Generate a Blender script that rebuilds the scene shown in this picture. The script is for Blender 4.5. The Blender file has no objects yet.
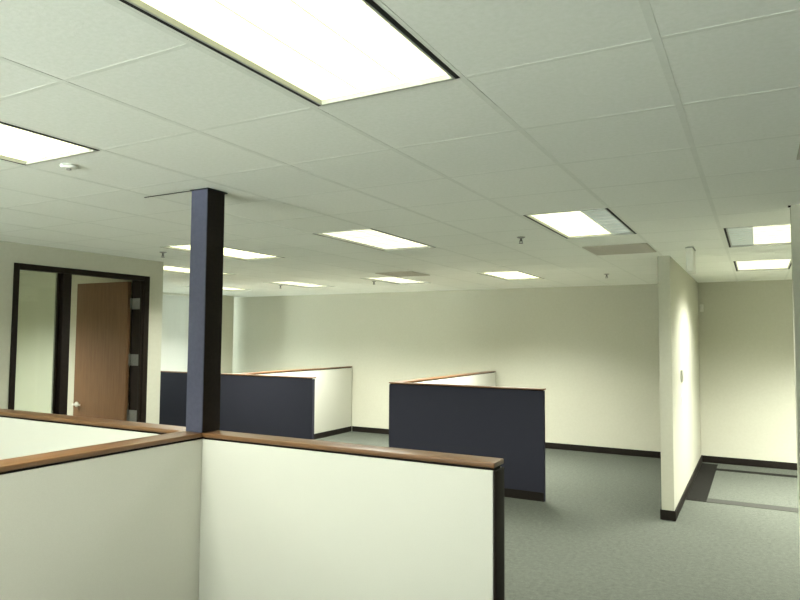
import bpy, bmesh, math, random
from mathutils import Matrix, Vector, Euler
random.seed(4)
S = bpy.context.scene
C = S.collection
EYE = 1.842
HC = 2.7106            # ceiling height
GX, GY, T = -0.8454, 1.9730, 0.61   # ceiling grid origin and module
YB = 10.927            # back wall
XL = -10.30            # window wall
XD = -6.09             # office (door) wall, room face
XP = -.774            # pier wall, corridor face

# ------------------------------------------------------------------ materials
def new_mat(name):
    m = bpy.data.materials.new(name); m.use_nodes = True
    nt = m.node_tree
    return m, nt, nt.nodes['Principled BSDF']
def noise(nt, scale, detail=4, rough=.6, coord='Object', sc=(1,1,1)):
    tc = nt.nodes.new('ShaderNodeTexCoord'); mp = nt.nodes.new('ShaderNodeMapping')
    mp.inputs['Scale'].default_value = sc
    n = nt.nodes.new('ShaderNodeTexNoise'); n.inputs['Scale'].default_value = scale
    n.inputs['Detail'].default_value = detail; n.inputs['Roughness'].default_value = rough
    nt.links.new(tc.outputs[coord], mp.inputs[0]); nt.links.new(mp.outputs[0], n.inputs['Vector'])
    return n
def ramp(nt, src, a, b, p0=.35, p1=.65):
    r = nt.nodes.new('ShaderNodeValToRGB')
    r.color_ramp.elements[0].position = p0; r.color_ramp.elements[0].color = (*a, 1)
    r.color_ramp.elements[1].position = p1; r.color_ramp.elements[1].color = (*b, 1)
    nt.links.new(src, r.inputs[0]); return r
def bump(nt, src, bsdf, strength, dist=.002):
    b = nt.nodes.new('ShaderNodeBump'); b.inputs['Strength'].default_value = strength
    b.inputs['Distance'].default_value = dist
    nt.links.new(src, b.inputs['Height']); nt.links.new(b.outputs[0], bsdf.inputs['Normal'])
def varied(name, a, b, scale, rough=.9, bmp=0, dist=.002, sc=(1,1,1), p0=.35, p1=.65, spec=.3, detail=4):
    m, nt, p = new_mat(name)
    n = noise(nt, scale, sc=sc, detail=detail)
    r = ramp(nt, n.outputs['Fac'], a, b, p0, p1)
    nt.links.new(r.outputs[0], p.inputs['Base Color'])
    p.inputs['Roughness'].default_value = rough; p.inputs['Specular IOR Level'].default_value = spec
    if bmp: bump(nt, n.outputs['Fac'], p, bmp, dist)
    return m
def metal(name, col, rough):
    m, nt, p = new_mat(name); p.inputs['Metallic'].default_value = 1
    n = noise(nt, 60); r = ramp(nt, n.outputs['Fac'], [c*.92 for c in col], col)
    nt.links.new(r.outputs[0], p.inputs['Base Color']); p.inputs['Roughness'].default_value = rough
    return m

M = {}
M['wall'] = varied('wall_paint', (.535,.53,.435), (.555,.55,.455), 30, .85, .15, .001)
M['panel'] = varied('offwhite_fabric', (.685,.68,.61), (.715,.71,.64), 220, .95, .25, .001, spec=.1)
M['navy'] = varied('navy_fabric', (.023,.024,.036), (.032,.033,.049), 260, .9, .25, .001, spec=.25)
M['post_navy'] = varied('navy_painted_metal', (.053,.055,.092), (.063,.065,.105), 40, .55, 0, spec=.35)
M['dark'] = varied('dark_bronze_trim', (.012,.0075,.006), (.017,.011,.008), 50, .6, 0, spec=.18)
M['base'] = varied('black_rubber_base', (.010,.008,.006), (.014,.011,.009), 40, .6, 0, spec=.15)
M['frame'] = varied('dark_brown_frame', (.010,.006,.004), (.014,.009,.006), 40, .55, 0, spec=.15)
M['tile'] = varied('ceiling_tile', (.89,.905,.83), (.94,.95,.885), 55, .95, .5, .002, spec=.1, detail=8)
M['tbar'] = varied('ceiling_grid_paint', (.82,.835,.76), (.86,.875,.80), 20, .7, 0)
M['carpet'] = None
M['border'] = varied('dark_carpet_border', (.010,.010,.009), (.019,.018,.015), 300, .98, .6, .004, spec=.05)
M['border_light'] = varied('grey_carpet_border', (.040,.041,.036), (.062,.063,.055), 300, .98, .6, .004, spec=.05)
M['hinge'] = varied('brushed_steel', (.12,.12,.105), (.15,.15,.135), 60, .5, 0, spec=.4)
M['chrome'] = metal('satin_chrome', (.85,.85,.82), .42)
M['vent'] = varied('brown_grey_grille', (.50,.47,.39), (.56,.52,.44), 90, .7, 0)
M['ventdark'] = varied('grille_core', (.34,.31,.25), (.38,.35,.29), 90, .9, 0)
M['plastic'] = varied('white_plastic', (.74,.74,.66), (.78,.78,.70), 20, .4, 0)
M['greyp'] = varied('grey_plastic', (.30,.30,.27), (.36,.36,.32), 20, .5, 0)
M['slot'] = varied('black_air_slot', (.006,.006,.006), (.010,.010,.009), 20, .7, 0)
M['trimgrey'] = varied('fixture_trim_paint', (.40,.41,.36), (.45,.46,.41), 20, .5, 0)
M['louver'] = varied('louver_white', (.78,.79,.72), (.82,.83,.76), 20, .4, 0)

# carpet: loop pile, broad and fine mottling
m, nt, p = new_mat('grey_carpet')
n1 = noise(nt, 260, 5, .7); n2 = noise(nt, 26, 5, .75)
r1 = ramp(nt, n1.outputs['Fac'], (.058,.064,.053), (.136,.146,.122), .36, .64)
r2 = ramp(nt, n2.outputs['Fac'], (.74,.74,.74), (1.15,1.15,1.15), .3, .7)
mx = nt.nodes.new('ShaderNodeMix'); mx.data_type = 'RGBA'; mx.blend_type = 'MULTIPLY'
mx.inputs['Factor'].default_value = 1
nt.links.new(r1.outputs[0], mx.inputs['A']); nt.links.new(r2.outputs[0], mx.inputs['B'])
nt.links.new(mx.outputs['Result'], p.inputs['Base Color'])
p.inputs['Roughness'].default_value = 1; p.inputs['Specular IOR Level'].default_value = .05
bump(nt, n1.outputs['Fac'], p, .7, .006); M['carpet'] = m

def wood(name, a, b, sc, rough, spec=.5, coat=0):
    m, nt, p = new_mat(name)
    n = noise(nt, 9, 6, .65, sc=sc); r = ramp(nt, n.outputs['Fac'], a, b, .3, .7)
    nt.links.new(r.outputs[0], p.inputs['Base Color'])
    p.inputs['Roughness'].default_value = rough; p.inputs['Specular IOR Level'].default_value = spec
    p.inputs['Coat Weight'].default_value = coat; p.inputs['Coat Roughness'].default_value = .2
    return m
M['cap_x'] = wood('walnut_cap_lengthwise', (.135,.062,.022), (.235,.115,.045), (.5,9,9), .38, .5, .15)
M['cap_y'] = wood('walnut_cap_crosswise', (.135,.062,.022), (.235,.115,.045), (9,.5,9), .38, .5, .15)
M['door'] = wood('walnut_door_veneer', (.125,.062,.026), (.175,.090,.040), (6,6,.35), .45, .4)

def emis(name, col, strength, base=(.7,.7,.65)):
    m, nt, p = new_mat(name)
    p.inputs['Base Color'].default_value = (*base, 1)
    n = noise(nt, 45, 2); r = ramp(nt, n.outputs['Fac'], [c*.96 for c in col], col)
    nt.links.new(r.outputs[0], p.inputs['Emission Color'])
    p.inputs['Emission Strength'].default_value = strength
    p.inputs['Roughness'].default_value = .4
    return m
WARM = (1, 1, .80)
M['lens_bright'] = emis('lit_lens', (1, 1, .62), 1.7)
M['lens_mid'] = emis('lit_lens_soft', (1, 1, .72), 1.05)
M['lens_dead'] = emis('unlit_lens_faint_glow', (.9,1,.88), .17, (.5,.55,.5))  # dead strip given a slight glow for light scattered in the housing

# glass
m, nt, p = new_mat('clear_glass')
nt.nodes.remove(p); tr = nt.nodes.new('ShaderNodeBsdfTransparent'); gl = nt.nodes.new('ShaderNodeBsdfGlossy')
tr.inputs[0].default_value = (.93,.97,.94,1); gl.inputs['Roughness'].default_value = .03
fr = nt.nodes.new('ShaderNodeFresnel'); fr.inputs[0].default_value = 1.5
ms = nt.nodes.new('ShaderNodeMixShader'); nt.links.new(fr.outputs[0], ms.inputs[0])
nt.links.new(tr.outputs[0], ms.inputs[1]); nt.links.new(gl.outputs[0], ms.inputs[2])
nt.links.new(ms.outputs[0], nt.nodes['Material Output'].inputs[0]); M['glass'] = m
# translucent vertical blind fabric
m, nt, p = new_mat('blind_fabric')
n = noise(nt, 120); r = ramp(nt, n.outputs['Fac'], (.66,.67,.63), (.71,.72,.68))
df = nt.nodes.new('ShaderNodeBsdfDiffuse'); tl = nt.nodes.new('ShaderNodeBsdfTranslucent'); ms = nt.nodes.new('ShaderNodeMixShader')
nt.links.new(r.outputs[0], df.inputs[0]); nt.links.new(r.outputs[0], tl.inputs[0]); ms.inputs[0].default_value = .12
nt.links.new(df.outputs[0], ms.inputs[1]); nt.links.new(tl.outputs[0], ms.inputs[2])
nt.links.new(ms.outputs[0], nt.nodes['Material Output'].inputs[0]); nt.nodes.remove(p); M['blind'] = m

# ------------------------------------------------------------------ helpers
def box(bm, x0, x1, y0, y1, z0, z1, bev=0):
    vs = [bm.verts.new((x, y, z)) for x in (x0, x1) for y in (y0, y1) for z in (z0, z1)]
    fs = [(0,1,3,2), (4,6,7,5), (0,4,5,1), (2,3,7,6), (0,2,6,4), (1,5,7,3)]
    fc = [bm.faces.new([vs[i] for i in f]) for f in fs]
    if bev:
        es = list({e for f in fc for e in f.edges})
        bmesh.ops.bevel(bm, geom=es, offset=bev, segments=3, affect='EDGES', profile=.5)
def cyl(bm, c, r, h, seg=24, axis='Z', r2=None):
    rot = {'Z': Matrix(), 'X': Matrix.Rotation(math.pi/2, 4, 'Y'), 'Y': Matrix.Rotation(math.pi/2, 4, 'X')}[axis]
    bmesh.ops.create_cone(bm, cap_ends=True, segments=seg, radius1=r, radius2=r if r2 is None else r2, depth=h,
                          matrix=Matrix.Translation(c) @ rot)
def lathe(bm, prof, c, seg=28):
    rings = []
    for r, z in prof:
        rings.append([bm.verts.new((c[0]+r*math.cos(2*math.pi*k/seg), c[1]+r*math.sin(2*math.pi*k/seg), c[2]+z)) for k in range(seg)])
    for a, b in zip(rings, rings[1:]):
        for k in range(seg):
            bm.faces.new((a[k], a[(k+1) % seg], b[(k+1) % seg], b[k]))
    bm.faces.new(rings[0]); bm.faces.new(list(reversed(rings[-1])))
def obj(name, bm, mat, parent=None, smooth=False, label=None):
    bmesh.ops.recalc_face_normals(bm, faces=bm.faces)
    me = bpy.data.meshes.new(name); bm.to_mesh(me); bm.free()
    me.materials.append(mat)
    if smooth:
        for p_ in me.polygons: p_.use_smooth = True
        try: me.set_sharp_from_angle(angle=math.radians(35))
        except Exception: pass
    o = bpy.data.objects.new(name, me); C.objects.link(o)
    if parent: o.parent = parent
    if label: o['label'] = label
    return o
def mbox(name, mat, parent, *b, bev=0, label=None):
    bm = bmesh.new(); box(bm, *b, bev=bev); return obj(name, bm, mat, parent, bool(bev), label)
def thing(name, loc, label, cat, group=None):
    o = bpy.data.objects.new(name, None); C.objects.link(o); o.location = loc
    o.empty_display_size = .1
    o['label'] = label; o['category'] = cat
    if group: o['group'] = group
    return o
def struct(name, mat, *b, bev=0, parent=None, label=None):
    o = mbox(name, mat, parent, *b, bev=bev)
    if not parent: o['kind'] = 'structure'
    if label: o['label'] = label
    return o
def dup(root, loc=None, label=None):
    r = root.copy(); C.objects.link(r)
    if loc: r.location = loc
    if label: r['label'] = label
    for ch in list(root.children):
        c = ch.copy(); C.objects.link(c); c.parent = r
        for g in ch.children:
            d = g.copy(); C.objects.link(d); d.parent = c
    return r

# ------------------------------------------------------------------ room shell
FX0, FX1, FY0 = XL-.0, 4.2, -5.0
struct('floor', M['carpet'], XL-.25, FX1+.2, FY0-.2, YB+.2, -.12, 0)
# light fixture cells: (ix, iy0) each one module wide (x) and two long (y)
CELLS = [(-1,-2),(-4,-2),(-1,4),(-4,4),(-7,4),(-1,10),(-4,10),(-7,10),(-10,10),(-13,10),(-10,6),(1,6),(1,10),(4,10),(1,0),
         (-7,-2),(-1,-8),(-4,-8),(-7,-8),(4,6),(4,0),(-12,1)]
CELLS.remove((-1,10)); CELLS.remove((1,0))
holes = {(i, j+k) for i, j in CELLS for k in (0, 1)}
bm = bmesh.new()
i0, i1 = math.floor((XL-GX)/T), math.ceil((FX1-GX)/T); j0, j1 = math.floor((FY0-GY)/T), math.ceil((YB-GY)/T)
G = {}
def gv(i, j):
    if (i, j) not in G:
        G[(i, j)] = bm.verts.new((min(max(GX+i*T, XL-.1), FX1+.1), min(max(GY+j*T, FY0-.1), YB+.1), HC))
    return G[(i, j)]
for i in range(i0, i1):
    for j in range(j0, j1):
        if (i, j) not in holes: bm.faces.new((gv(i,j), gv(i+1,j), gv(i+1,j+1), gv(i,j+1)))
ext = bmesh.ops.extrude_face_region(bm, geom=list(bm.faces))
for v in ext['geom']:
    if isinstance(v, bmesh.types.BMVert): v.co.z += .018
o = obj('ceiling', bm, M['tile']); o['kind'] = 'structure'
struct('ceiling', M['tile'], XL-.25, FX1+.2, FY0-.2, YB+.2, HC+.12, HC+.2)
bm = bmesh.new()
w = .012
for i in range(i0, i1+1):                      # runners along the depth of the room, cut at nothing: they pass beside fixtures
    x = GX+i*T
    if XL+.02 < x < FX1-.02: box(bm, x-w, x+w, FY0, YB, HC-.0010, HC+.004)
for j in range(j0, j1+1):
    y = GY+j*T
    if not FY0+.02 < y < YB-.02: continue
    for i in range(i0, i1):
        if (i, j) in holes and (i, j-1) in holes: continue      # inside a fixture
        a, b = max(GX+i*T+w, XL), min(GX+(i+1)*T-w, FX1)
        if b > a: box(bm, a, b, y-w*.8, y+w*.8, HC-.0007, HC+.004)
o = obj('trim_1', bm, M['tbar']); o['kind'] = 'structure'; o['label'] = 'thin metal grid between the ceiling tiles'

# back wall, right-hand far wall, wall behind the viewer
struct('wall_back', M['wall'], XL-.2, FX1+.2, YB, YB+.15, 0, HC+.05)
struct('wall_far_right', M['wall'], FX1, FX1+.15, FY0, YB, 0, HC+.05)
RW = [(-9.6, -7.6), (-7.4, -5.4), (-5.2, -3.2), (-3.0, -1.0)]      # added, unseen window bays in the rear wall, to brighten the room
struct('wall_rear', M['wall'], XL, FX1, FY0-.15, FY0, 0, .85)
struct('wall_rear', M['wall'], XL, FX1, FY0-.15, FY0, 2.45, HC+.05)
for a_, b_ in zip([XL]+[r_[1] for r_ in RW], [r_[0] for r_ in RW]+[FX1]):
    struct('wall_rear', M['wall'], a_, b_, FY0-.15, FY0, .85, 2.45)
# pier wall that divides the open office from the corridor on the right
struct('wall_pier', M['wall'], -.896, XP, 7.262, YB, 0, HC, bev=.004)
# wall on the right edge of the picture
struct('wall_right', M['wall'], .211, FX1, 4.85, 4.97, 0, HC, bev=.003)
struct('trim_2', M['dark'], .195, .2105, 4.845, 4.865, HC-.014, HC-.0045)
# office wall with the door and the sidelight
D0, D1, DT = 3.60, 5.155, 2.522       # frame opening
WX0 = XD-.19
struct('wall_office', M['wall'], WX0, XD, FY0, D0, 0, HC)
struct('wall_office', M['wall'], WX0, XD, D1, 5.352, 0, HC)
struct('wall_office', M['wall'], WX0, XD, D0, D1, DT, HC)
struct('wall_office_return', M['wall'], XL, WX0, 5.232, 5.352, 0, HC)
struct('wall_office_inner', M['wall'], -9.42, -9.30, 1.2, 5.232, 0, HC)
struct('wall_office_near', M['wall'], -9.30, WX0, 1.2, 1.32, 0, HC)
# window wall
struct('wall_left', M['wall'], XL-.15, XL, FY0, 5.9, 0, HC)
struct('wall_left', M['wall'], XL-.15, XL, 5.9, YB, 0, .30)
struct('wall_left_pier', M['wall'], XL-.15, -9.875, 10.10, 10.60, 0, HC)

def baseboard(name, *b):
    return struct(name, M['base'], *b, bev=.003)
BH = .10
baseboard('baseboard_back', -7.02, -.911, YB-.014, YB, 0, BH)
baseboard('baseboard_back', XL+.3, -7.16, YB-.014, YB, 0, BH)
baseboard('baseboard_corridor', XP, FX1, YB-.014, YB, 0, BH)
baseboard('baseboard_pier', XP, XP+.014, 7.25, YB-.015, 0, BH)
baseboard('baseboard_pier', -.898, XP+.014, 7.248, 7.262, 0, BH)
baseboard('baseboard_pier', -.910, -.8965, 7.248, YB-.015, 0, BH)
baseboard('baseboard_right', .211, FX1, 4.836, 4.85, 0, BH)
baseboard('baseboard_office', XD, XD+.012, FY0, D0, 0, BH)
baseboard('baseboard_office', XD, XD+.012, D1, 5.352, 0, BH)

# carpet border inlay in the corridor
struct('trim_3', M['border'], XP+.016, -.545, 8.27, 10.80, 0, .004)
struct('trim_4', M['border'], -.545, FX1-.3, 10.33, 10.47, 0, .004)
struct('trim_5', M['border_light'], -.545, FX1-.3, 8.27, 8.47, 0, .004)

# column: dark post with a navy front face, standing on the floor in the partition corner
colm = thing('column', (-2.845, 2.825, 0), 'tall square navy and dark brown column rising from the corner of the near partition to the ceiling', 'column')
CX0, CX1, CY0, CY1 = -.072, .055, -.065, .075
mbox('post', M['dark'], colm, CX0+.002, CX1, CY0+.004, CY1, 1.2925, HC-.005, bev=.002, label='dark brown side')
mbox('front_panel', M['post_navy'], colm, CX0, CX1-.0015, CY0-.002, CY0+.0035, 1.2925, HC-.006, label='navy front face')
mbox('ceiling_collar', M['slot'], colm, CX0-.008, CX1+.010, CY0-.010, CY1+.012, HC-.0105, HC-.0048)
struct('trim_6', M['slot'], -3.33, -2.912, 2.762, 2.768, HC-.0075, HC-.0046)

# ------------------------------------------------------------------ cubicle partitions
def partition(loc, dx, dy, zt, label, face_lo, face_hi, cap, ends=(), postw=.012, reveal=.013, capt=.024, name='cubicle_partition', group=None, z0=0, over=0.006, postm='dark'):
    """box dx by dy from loc; face_lo/face_hi = materials of the two long faces (low y / high y, or low x / high x)"""
    t = thing(name, (loc[0], loc[1], 0), label, 'partition', group)
    alongx = dx > dy
    zf = zt-capt-reveal
    L = dx if alongx else dy; W = dy if alongx else dx
    def B(nm, mt, a0, a1, w0, w1, zz0, zz1, bev=0, lab=None):
        if alongx: return mbox(nm, mt, t, a0, a1, w0, w1, zz0, zz1, bev=bev, label=lab)
        return mbox(nm, mt, t, w0, w1, a0, a1, zz0, zz1, bev=bev, label=lab)
    e0 = postw if 'lo' in ends else 0; e1 = postw if 'hi' in ends else 0
    th = min(.016, W*.3)
    B('core', M['dark'], e0+.001, L-e1-.001, th, W-th, z0, zt-capt-.0005)
    B('side_panel', face_lo, e0, L-e1, 0, th-.0005, z0+.10, zf, bev=.004)
    B('side_panel', face_hi, e0, L-e1, W-th+.0005, W, z0+.10, zf, bev=.004)
    B('base_strip', M['base'], e0, L-e1, .002, th-.001, z0, z0+.099)
    B('base_strip', M['base'], e0, L-e1, W-th+.001, W-.002, z0, z0+.099)
    if e0: B('end_post', M[postm], 0, e0-.0005, .0, W, z0, zf, bev=.003)
    if e1: B('end_post', M[postm], L-e1+.0005, L, .0, W, z0, zf, bev=.003)
    B('top_cap', cap, 0, L+(-.004 if e1 and over < .01 else over if e1 else 0), -over, W+over, zt-capt, zt, bev=.004, lab='brown wooden top cap')
    return t
ZN, ZP = 1.290, 1.270
# near cubicle
partition((-2.806, 2.776, 0), 1.776, .118, ZN, 'off-white partition with brown wooden cap nearest the viewer, right of the column', M['panel'], M['panel'], M['cap_x'], ends=('hi',))
partition((-6.07, 2.776, 0), 3.115, .130, ZN, 'off-white partition with wooden cap running left from the column towards the office door', M['panel'], M['panel'], M['cap_x'])
partition((-2.954, FY0+.3, 0), .1473, 2.770-FY0-.3+.136, ZN, 'off-white partition with dark wooden cap coming forward from the column to the lower left', M['panel'], M['panel'], M['cap_y'])
# middle cubicle
partition((-4.17, 7.35, 0), 2.026, .05, ZP, 'navy partition standing in the middle of the office, with black base and thin wooden cap', M['navy'], M['panel'], M['cap_x'], ends=('lo','hi'), postw=.008, postm='navy', capt=.016, reveal=.012, over=.012)
partition((-4.16, 7.415, 0), .12, YB-7.415-.02, ZP, 'off-white partition behind the middle navy one, running back to the wall', M['panel'], M['panel'], M['cap_y'], capt=.018, reveal=.012)
# left cubicle
partition((-8.85, 7.60, 0), 3.285, .06, ZP, 'long navy partition behind the column, near the office door', M['navy'], M['panel'], M['cap_x'], ends=('hi',), postw=.03, postm='navy', capt=.016, reveal=.012, over=.012)
partition((-7.15, 7.675, 0), .12, YB-7.675-.02, ZP, 'off-white partition behind the left navy one, running back to the wall', M['panel'], M['panel'], M['cap_y'], capt=.018, reveal=.012)

# ------------------------------------------------------------------ ceiling light fixtures
def fixture(cell, label, lens=('b','b','b'), power=1, name='ceiling_light'):
    i, j = cell
    t = thing(name, (GX+(i+.518)*T, GY+(j+1)*T, HC), label, 'ceiling light', 'recessed ceiling lights')
    hx, hy = T*.475, T-.008
    sl = .016
    bm = bmesh.new(); ax0, ax1 = -.518*T+.0005, .482*T-.0005        # flange between the grid and the fixture
    box(bm, ax0, -hx-.0003, -T+.001, T-.001, -.0006, .012); 
    if ax1 > hx+.001: box(bm, hx+.0003, ax1, -T+.001, T-.001, -.0006, .012)
    for s_ in (-1, 1):
        a, b = sorted((s_*(hy+.0003), s_*(T-.001))); box(bm, -hx, hx, a, b, -.0006, .012)
    obj('flange', bm, M['tbar'], t)
    bm = bmesh.new()                              # black air slots along the two long sides
    for s in (-1, 1): box(bm, s*hx-(sl if s > 0 else 0), s*hx+(sl if s < 0 else 0), -hy, hy, -.002, .02)
    obj('air_slot', bm, M['slot'], t)
    lx, ly = hx-sl, hy-.012
    bm = bmesh.new()                              # trim ring
    for s in (-1, 1):
        a, b = sorted((s*lx, s*(lx-.008))); box(bm, a, b, -hy, hy, -.003, .02)
        a, b = sorted((s*hy, s*ly)); box(bm, -lx+.0082, lx-.0082, a, b, -.003, .02)
    obj('frame', bm, M['trimgrey'], t)
    lx -= .008
    mats = {'b': M['lens_bright'], 'm': M['lens_mid'], 'd': M['lens_dead']}
    for k in range(3):
        a = -lx+k*2*lx/3
        mbox('diffuser', mats[lens[k]], t, a+.001, a+2*lx/3-.001, -ly+.001, ly-.001, .014, .02, label='unlit grey diffuser strip with a slight added glow' if lens[k] == 'd' else None)
    bm = bmesh.new()                              # louver blades
    for k in (1, 2): x = -lx+k*2*lx/3; box(bm, x-.0008, x+.0008, -ly, ly, .010, .0135)
    for k in range(1, 9):
        y = -ly+k*2*ly/9
        for q in range(3): a = -lx+q*2*lx/3+.003; box(bm, a, a+2*lx/3-.006, y-.0008, y+.0008, .010, .0135)
    obj('louver', bm, M['louver'], t)
    ld = bpy.data.lights.new('fluorescent_tube', 'AREA'); ld.shape = 'RECTANGLE'
    ld.size = 2*lx*.92; ld.size_y = 2*ly*.96; ld.energy = POWER*power; ld.color = LCOL; ld.spread = math.radians(129 if j == 10 else SPREAD)
    lo = bpy.data.objects.new('fluorescent_tube', ld); C.objects.link(lo); lo.parent = t; lo.location = (0, 0, -.003)
    return t
POWER, LCOL, SPREAD = 44, (.985, 1, .90), 136
FL = [((-1,-2), 'large glowing ceiling light overhead at the top of the view', 'bbb', 0.58),
      ((-4,-2), 'ceiling light cut off by the left edge, near the small round detector', 'bbb', 0.6),
      ((-1,4), 'ceiling light with one dim grey strip on its right, beside the brown air grille', 'bbd', 0.9),
      ((-4,4), 'ceiling light between the column and the light with a dim strip', 'mmm', 1.0),
      ((-7,4), 'ceiling light crossed by the column, the nearer and larger of the lights behind it', 'bbb', 1.15),
      ((-4,10), 'small square-looking ceiling light above the middle navy partition, before the back wall', 'bbb', 2.5),
      ((-7,10), 'small ceiling light near the back wall with a faint brown grille at its right', 'mmm', 1.75),
      ((-10,10), 'small ceiling light near the back wall, right of the column', 'mmm', 2.3),
      ((-13,10), 'farthest left ceiling light, close to the window wall behind the column', 'bbb', 2.0),
      ((-10,6), 'ceiling light seen over the corner of the office wall and crossed by the column', 'bbb', 1.1),
      ((1,6), 'corridor ceiling light with a dim grey strip on its left', 'dmm', 0.36),
      ((1,10), 'corridor ceiling light closest to the back wall', 'mmm', 1.6),
      ((4,10), 'added ceiling light near the back wall, unseen behind the right-hand wall', 'bbb', 6.0),  # added out of sight to brighten the corridor wall
      ((-7,-2), 'added, unseen ceiling light above the left of the near cubicle', 'bbb', 0.45),  # outside the view, added for brightness
      ((-1,-8), 'added, unseen ceiling light behind the viewer on the right', 'bbb', 0.3),  # this and the next two are unseen, added to light the room
      ((-4,-8), 'added, unseen ceiling light behind the viewer in the middle', 'bbb', 0.3),
      ((-7,-8), 'added, unseen ceiling light behind the viewer on the left', 'bbb', 0.3),
      ((4,6), 'added, unseen ceiling light of the space behind the right-hand wall', 'bbb', 2),  # hidden extra light, added for brightness
      ((4,0), 'added, unseen ceiling light to the right of the viewer', 'bbb', 0.15),  # extra light outside the view, added for brightness
      ((-12,1), 'ceiling light inside the private office', 'bbb', 2.8)]
for c_, lab, ls, pw in FL: fixture(c_, lab, ls, pw)

# ------------------------------------------------------------------ ceiling odds and ends
def grille(x0, x1, y0, y1, label):
    t = thing('air_grille', ((x0+x1)/2, (y0+y1)/2, HC-.0045), label, 'air vent', 'brown ceiling grilles')
    hx, hy = (x1-x0)/2, (y1-y0)/2
    bm = bmesh.new()
    for s in (-1, 1):
        a, b = sorted((s*hx, s*(hx-.025))); box(bm, a, b, -hy, hy, -.008, 0)
        a, b = sorted((s*hy, s*(hy-.025))); box(bm, -hx+.0252, hx-.0252, a, b, -.008, 0)
    obj('frame', bm, M['vent'], t)
    mbox('backing', M['ventdark'], t, -hx+.026, hx-.026, -hy+.026, hy-.026, -.003, 0)
    bm = bmesh.new(); n = 16
    for k in range(n):
        y = -hy+.03+(2*hy-.06)*(k+.5)/n; box(bm, -hx+.0255, hx-.0255, y-.011, y+.008, -.007, -.0035)
    obj('slats', bm, M['vent'], t)
    return t
grille(-1.425, -.850, 6.175, 6.825, 'brown-grey perforated grille between the half-dim ceiling light and the pier wall')
grille(GX-6*T+.03, GX-5*T-.03, GY+9*T+.03, GY+10*T-.03, 'faint brown grille in the ceiling beside a small far light')
grille(.185, .78, 3.02, 3.59, 'dark brown ceiling grille cut off by the right edge')

def sprinkler(x, y, label):
    t = thing('sprinkler_head', (x, y, HC), label, 'sprinkler', 'sprinkler heads')
    bm = bmesh.new(); lathe(bm, [(.036, -.001), (.036, -.004), (.022, -.011), (.012, -.013)], (0,0,0)); obj('escutcheon', bm, M['greyp'], t, True)
    bm = bmesh.new(); cyl(bm, (0,0,-.026), .009, .024, 14); 
    for s in (-1, 1): box(bm, s*.011-.002, s*.011+.002, -.003, .003, -.052, -.030)
    obj('body', bm, M['hinge'], t)
    bm = bmesh.new(); cyl(bm, (0,0,-.054), .019, .003, 20); obj('deflector', bm, M['hinge'], t)
    return t
sp = sprinkler(-1.757, 5.373, 'sprinkler head left of the half-dim ceiling light')
dup(sp, (-1.744, 8.95, HC), 'sprinkler head left of the pier wall, beyond the brown grille')
dup(sp, (-5.157, 8.597, HC), 'tiny sprinkler head before the back wall, between two small far lights')
dup(sp, (-5.367, 4.706, HC), 'sprinkler head just above the corner of the office wall')
dup(sp, (-7.00, 8.62, HC), 'faint sprinkler head right of the column near the back wall')

t = thing('smoke_detector', (-3.059, 2.068, HC), 'small round white detector on the ceiling by the light at the left edge', 'detector')
bm = bmesh.new(); lathe(bm, [(.040, -.001), (.040, -.010), (.033, -.018)], (0,0,0)); obj('base', bm, M['tbar'], t, True)
bm = bmesh.new(); cyl(bm, (0,-.0,-.022), .012, .008, 18); obj('sensor_tip', bm, M['greyp'], t, True)

t = thing('hanging_sign_box', (-.535, 6.60, HC), 'narrow white box hanging from the corridor ceiling beside the pier wall, seen edge-on', 'hanging box')
mbox('housing', M['plastic'], t, -.028, .028, 0, .32, -.235, -.016, bev=.004)
mbox('ceiling_plate', M['trimgrey'], t, -.036, .036, .03, .29, -.015, -.005, bev=.002)

t = thing('motion_sensor', (XP+.045, YB, 2.32), 'small white sensor high on the back wall in the corridor corner', 'sensor')
mbox('base', M['plastic'], t, -.028, .028, -.012, -.0005, -.055, .055, bev=.003)
bm = bmesh.new(); bmesh.ops.create_uvsphere(bm, u_segments=20, v_segments=12, radius=.026, matrix=Matrix.Translation((0,-.016,.0)) @ Matrix.Diagonal((.9,.9,1.7,1)))
obj('lens', bm, M['plastic'], t, True)
t = thing('thermostat', (XP, 8.16, 1.42), 'small pale thermostat on the corridor side of the pier wall', 'thermostat')
mbox('cover', M['plastic'], t, .0005, .026, -.050, .050, -.07, .07, bev=.004)
mbox('display', M['greyp'], t, .0262, .028, -.034, .010, -.055, .050)
t = thing('wall_plate', (XP, 8.14, 1.16), 'pale switch plate below the thermostat on the pier wall', 'wall plate')
mbox('plate', M['plastic'], t, .0005, .006, -.036, .036, -.057, .057, bev=.002)
mbox('rocker', M['plastic'], t, .0062, .010, -.016, .016, -.03, .03, bev=.001)

# ------------------------------------------------------------------ office door and sidelight
def group_struct(name, loc, label):
    o = bpy.data.objects.new(name, None); C.objects.link(o); o.location = loc; o['kind'] = 'structure'; o['label'] = label
    return o
FXa, FXb = WX0-.012, XD+.014; FXm = XD-.085       # frame depth
d = group_struct('door_1', (XD, 4.62, 0), 'walnut office door standing open in a dark brown frame')
def W(nm, mt, par, x0, x1, y0, y1, z0, z1, bev=0, label=None):
    ox, oy = par.location.x, par.location.y
    return mbox(nm, mt, par, x0-ox, x1-ox, y0-oy, y1-oy, z0, z1, bev=bev, label=label)
YM0, YM1 = 4.095, 4.185
W('jamb', M['frame'], d, FXa, FXb, 5.085, D1, 0, DT, .004)
W('jamb', M['frame'], d, FXm, FXb, YM0+.001, YM1, 0, DT-.056, .004)
W('head', M['frame'], d, FXm, FXb, YM0+.001, 5.084, DT-.055, DT, .004)
W('stop', M['frame'], d, XD-.035, XD-.005, 5.062, 5.084, 0, DT-.056, .002)
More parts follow.
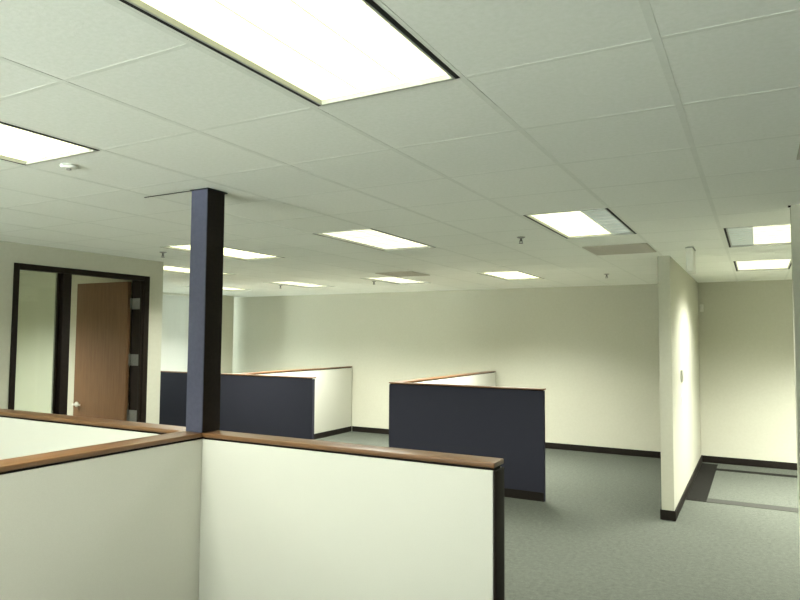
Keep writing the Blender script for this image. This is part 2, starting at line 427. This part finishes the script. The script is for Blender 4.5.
# leaf, hinged on the inner edge of the far jamb
LT, LWd = .045, .865
hx_, hy_ = WX0-.018, 5.082
leaf = mbox('leaf', M['door'], None, 0, LT, -LWd, 0, .012, DT-.058, bev=.002, label='walnut veneer door leaf')
leaf.parent = d; leaf.location = (hx_-d.location.x, hy_-d.location.y, 0)
leaf.rotation_euler = (0, 0, -math.radians(88))
# rotate so the leaf points into the office (-x): direction (0,-1) -> (-1, ~-.1)
bm = bmesh.new()
for s, x in ((1, LT), (-1, 0)):
    cyl(bm, (x+s*.006, -LWd+.065, 1.03), .031, .012, 24, 'X')
    cyl(bm, (x+s*.030, -LWd+.065, 1.03), .011, .045, 16, 'X')
    box(bm, min(x+s*.044, x+s*.060), max(x+s*.044, x+s*.060), -LWd+.050, -LWd+.185, 1.020, 1.042, .004)
hd = obj('lever_handle', bm, M['chrome'], leaf, True, 'chrome lever handle')
for z in (.30, .94, 1.57, 2.21):
    bm = bmesh.new()
    box(bm, -.155, -.005, -.004, -.0005, -.064, .064)
    cyl(bm, (-.163, -.008, 0), .008, .13, 14)
    hg = obj('hinge', bm, M['hinge'], d, False, 'steel hinge plate')
    hg.location = (XD-.040-d.location.x, 5.084-d.location.y, z)

wdw = group_struct('window_1', (XD, 3.85, 0), 'tall narrow glazed sidelight in a dark brown frame beside the office door')
W('frame', M['frame'], wdw, FXm, FXb, D0, D0+.052, 0, DT, .004)
W('frame', M['frame'], wdw, FXm, FXb, D0+.053, YM0, DT-.055, DT, .004)
W('frame', M['frame'], wdw, FXm, FXb, D0+.053, YM0, 0, .12, .004)
W('glazing_bead', M['frame'], wdw, XD-.070, XD-.035, YM0-.028, YM0, .121, DT-.056, .002)
W('pane', M['glass'], wdw, XD-.058, XD-.052, D0+.053, YM0-.029, .121, DT-.056)

# ------------------------------------------------------------------ window wall with vertical blinds
def ext_window(name, y0, y1, label):
    w_ = group_struct(name, (XL, (y0+y1)/2, 0), label)
    W('frame', M['trimgrey'], w_, XL-.11, XL-.05, y0, y0+.05, .30, HC-.006)
    W('frame', M['trimgrey'], w_, XL-.11, XL-.05, y1-.05, y1, .30, HC-.006)
    W('frame', M['trimgrey'], w_, XL-.11, XL-.05, y0+.051, y1-.051, .30, .36)
    W('frame', M['trimgrey'], w_, XL-.11, XL-.05, y0+.051, y1-.051, HC-.06, HC-.006)
    W('pane', M['glass'], w_, XL-.083, XL-.077, y0+.051, y1-.051, .36, HC-.061)
ext_window('window_2', 5.91, 7.90, 'tall window behind vertical blinds, hidden by the office wall')
ext_window('window_3', 7.91, 10.09, 'tall window behind pale vertical blinds left of the column')
ext_window('window_4', 10.61, YB-.005, 'narrow strip of window between the pier and the back wall')
for k_, (a_, b_) in enumerate(RW):  # added windows, out of view, bringing daylight to the ceiling
    w_ = group_struct('window_%d' % (k_+5), ((a_+b_)/2, FY0, 0), 'unseen window added behind the viewer for daylight')
    for bx_ in ((a_, a_+.05, .85, 2.45), (b_-.05, b_, .85, 2.45), (a_+.051, b_-.051, .85, .90), (a_+.051, b_-.051, 2.40, 2.45)):
        W('frame', M['trimgrey'], w_, bx_[0], bx_[1], FY0-.10, FY0-.04, bx_[2], bx_[3])
    W('pane', M['glass'], w_, a_+.051, b_-.051, FY0-.075, FY0-.069, .901, 2.399)
def blinds(y0, y1, label):
    t = thing('vertical_blinds', (XL+.10, (y0+y1)/2, 0), label, 'blinds', 'vertical blinds on the window wall')
    h = (y1-y0)/2
    mbox('head_rail', M['plastic'], t, -.03, .03, -h, h, HC-.055, HC-.008, bev=.003)
    n = int(round(2*h/.078))
    first = None
    for k in range(n):
        if first is None:
            bm = bmesh.new(); box(bm, -.0008, .0008, -.044, .044, .06, HC-.058)
            s = first = obj('slat', bm, M['blind'], t)
        else:
            s = first.copy(); C.objects.link(s); s.parent = t
        s.location = (0, -h+(k+.5)*2*h/n, 0); s.rotation_euler = (0, 0, math.radians(-32+random.uniform(-12, 12)))
blinds(5.95, 7.88, 'pale vertical blinds nearer the office, hidden by its wall')
blinds(7.93, 10.08, 'pale translucent vertical blinds lit by daylight, left of the column')

# ------------------------------------------------------------------ daylight
wd = bpy.data.worlds.new('daylight'); S.world = wd; wd.use_nodes = True
wn = wd.node_tree; bg = wn.nodes['Background']; bg.inputs[1].default_value = 1.0
tc_ = wn.nodes.new('ShaderNodeTexCoord'); sx_ = wn.nodes.new('ShaderNodeSeparateXYZ'); rp_ = wn.nodes.new('ShaderNodeValToRGB')
mr_ = wn.nodes.new('ShaderNodeMapRange'); mr_.inputs['From Min'].default_value = -1
rp_.color_ramp.elements[0].position = .40; rp_.color_ramp.elements[0].color = (1, 1, 1, 1)     # added glow from below the rear windows, to brighten the ceiling
rp_.color_ramp.elements[1].position = .455; rp_.color_ramp.elements[1].color = (0, 0, 0, 1)
ry_ = wn.nodes.new('ShaderNodeMapRange'); ry_.inputs['From Min'].default_value = -.35; ry_.inputs['From Max'].default_value = -.65
mm_ = wn.nodes.new('ShaderNodeMath'); mm_.operation = 'MULTIPLY'
mc_ = wn.nodes.new('ShaderNodeMix'); mc_.data_type = 'RGBA'
mc_.inputs['A'].default_value = (5.3, 5.9, 6.2, 1)     # hazy sky and shaded side of the building
mc_.inputs['B'].default_value = (95, 96, 94, 1)  # very bright added ground glow
wn.links.new(tc_.outputs['Generated'], sx_.inputs[0]); wn.links.new(sx_.outputs['Z'], mr_.inputs['Value']); wn.links.new(sx_.outputs['Y'], ry_.inputs['Value'])
wn.links.new(mr_.outputs[0], rp_.inputs[0]); wn.links.new(rp_.outputs[0], mm_.inputs[0]); wn.links.new(ry_.outputs[0], mm_.inputs[1])
wn.links.new(mm_.outputs[0], mc_.inputs['Factor']); wn.links.new(mc_.outputs['Result'], bg.inputs[0])

# ------------------------------------------------------------------ camera
cd = bpy.data.cameras.new('camera'); cam = bpy.data.objects.new('camera', cd); C.objects.link(cam)
cd.sensor_fit = 'HORIZONTAL'; cd.sensor_width = 36; cd.lens = 36*652.2752556/800; cd.clip_start = .02
R = Matrix.Rotation(.5001833530700729, 4, 'Z') @ Matrix.Rotation(math.pi/2+.057609584233, 4, 'X') @ Matrix.Rotation(.006131307133, 4, 'Z')
cam.matrix_world = Matrix.Translation((0, 0, EYE)) @ R
S.camera = cam
S.view_settings.view_transform = 'Standard'; S.view_settings.look = 'None'
S.view_settings.gamma = 1; S.view_settings.use_curve_mapping = False; S.view_settings.exposure = 0.25
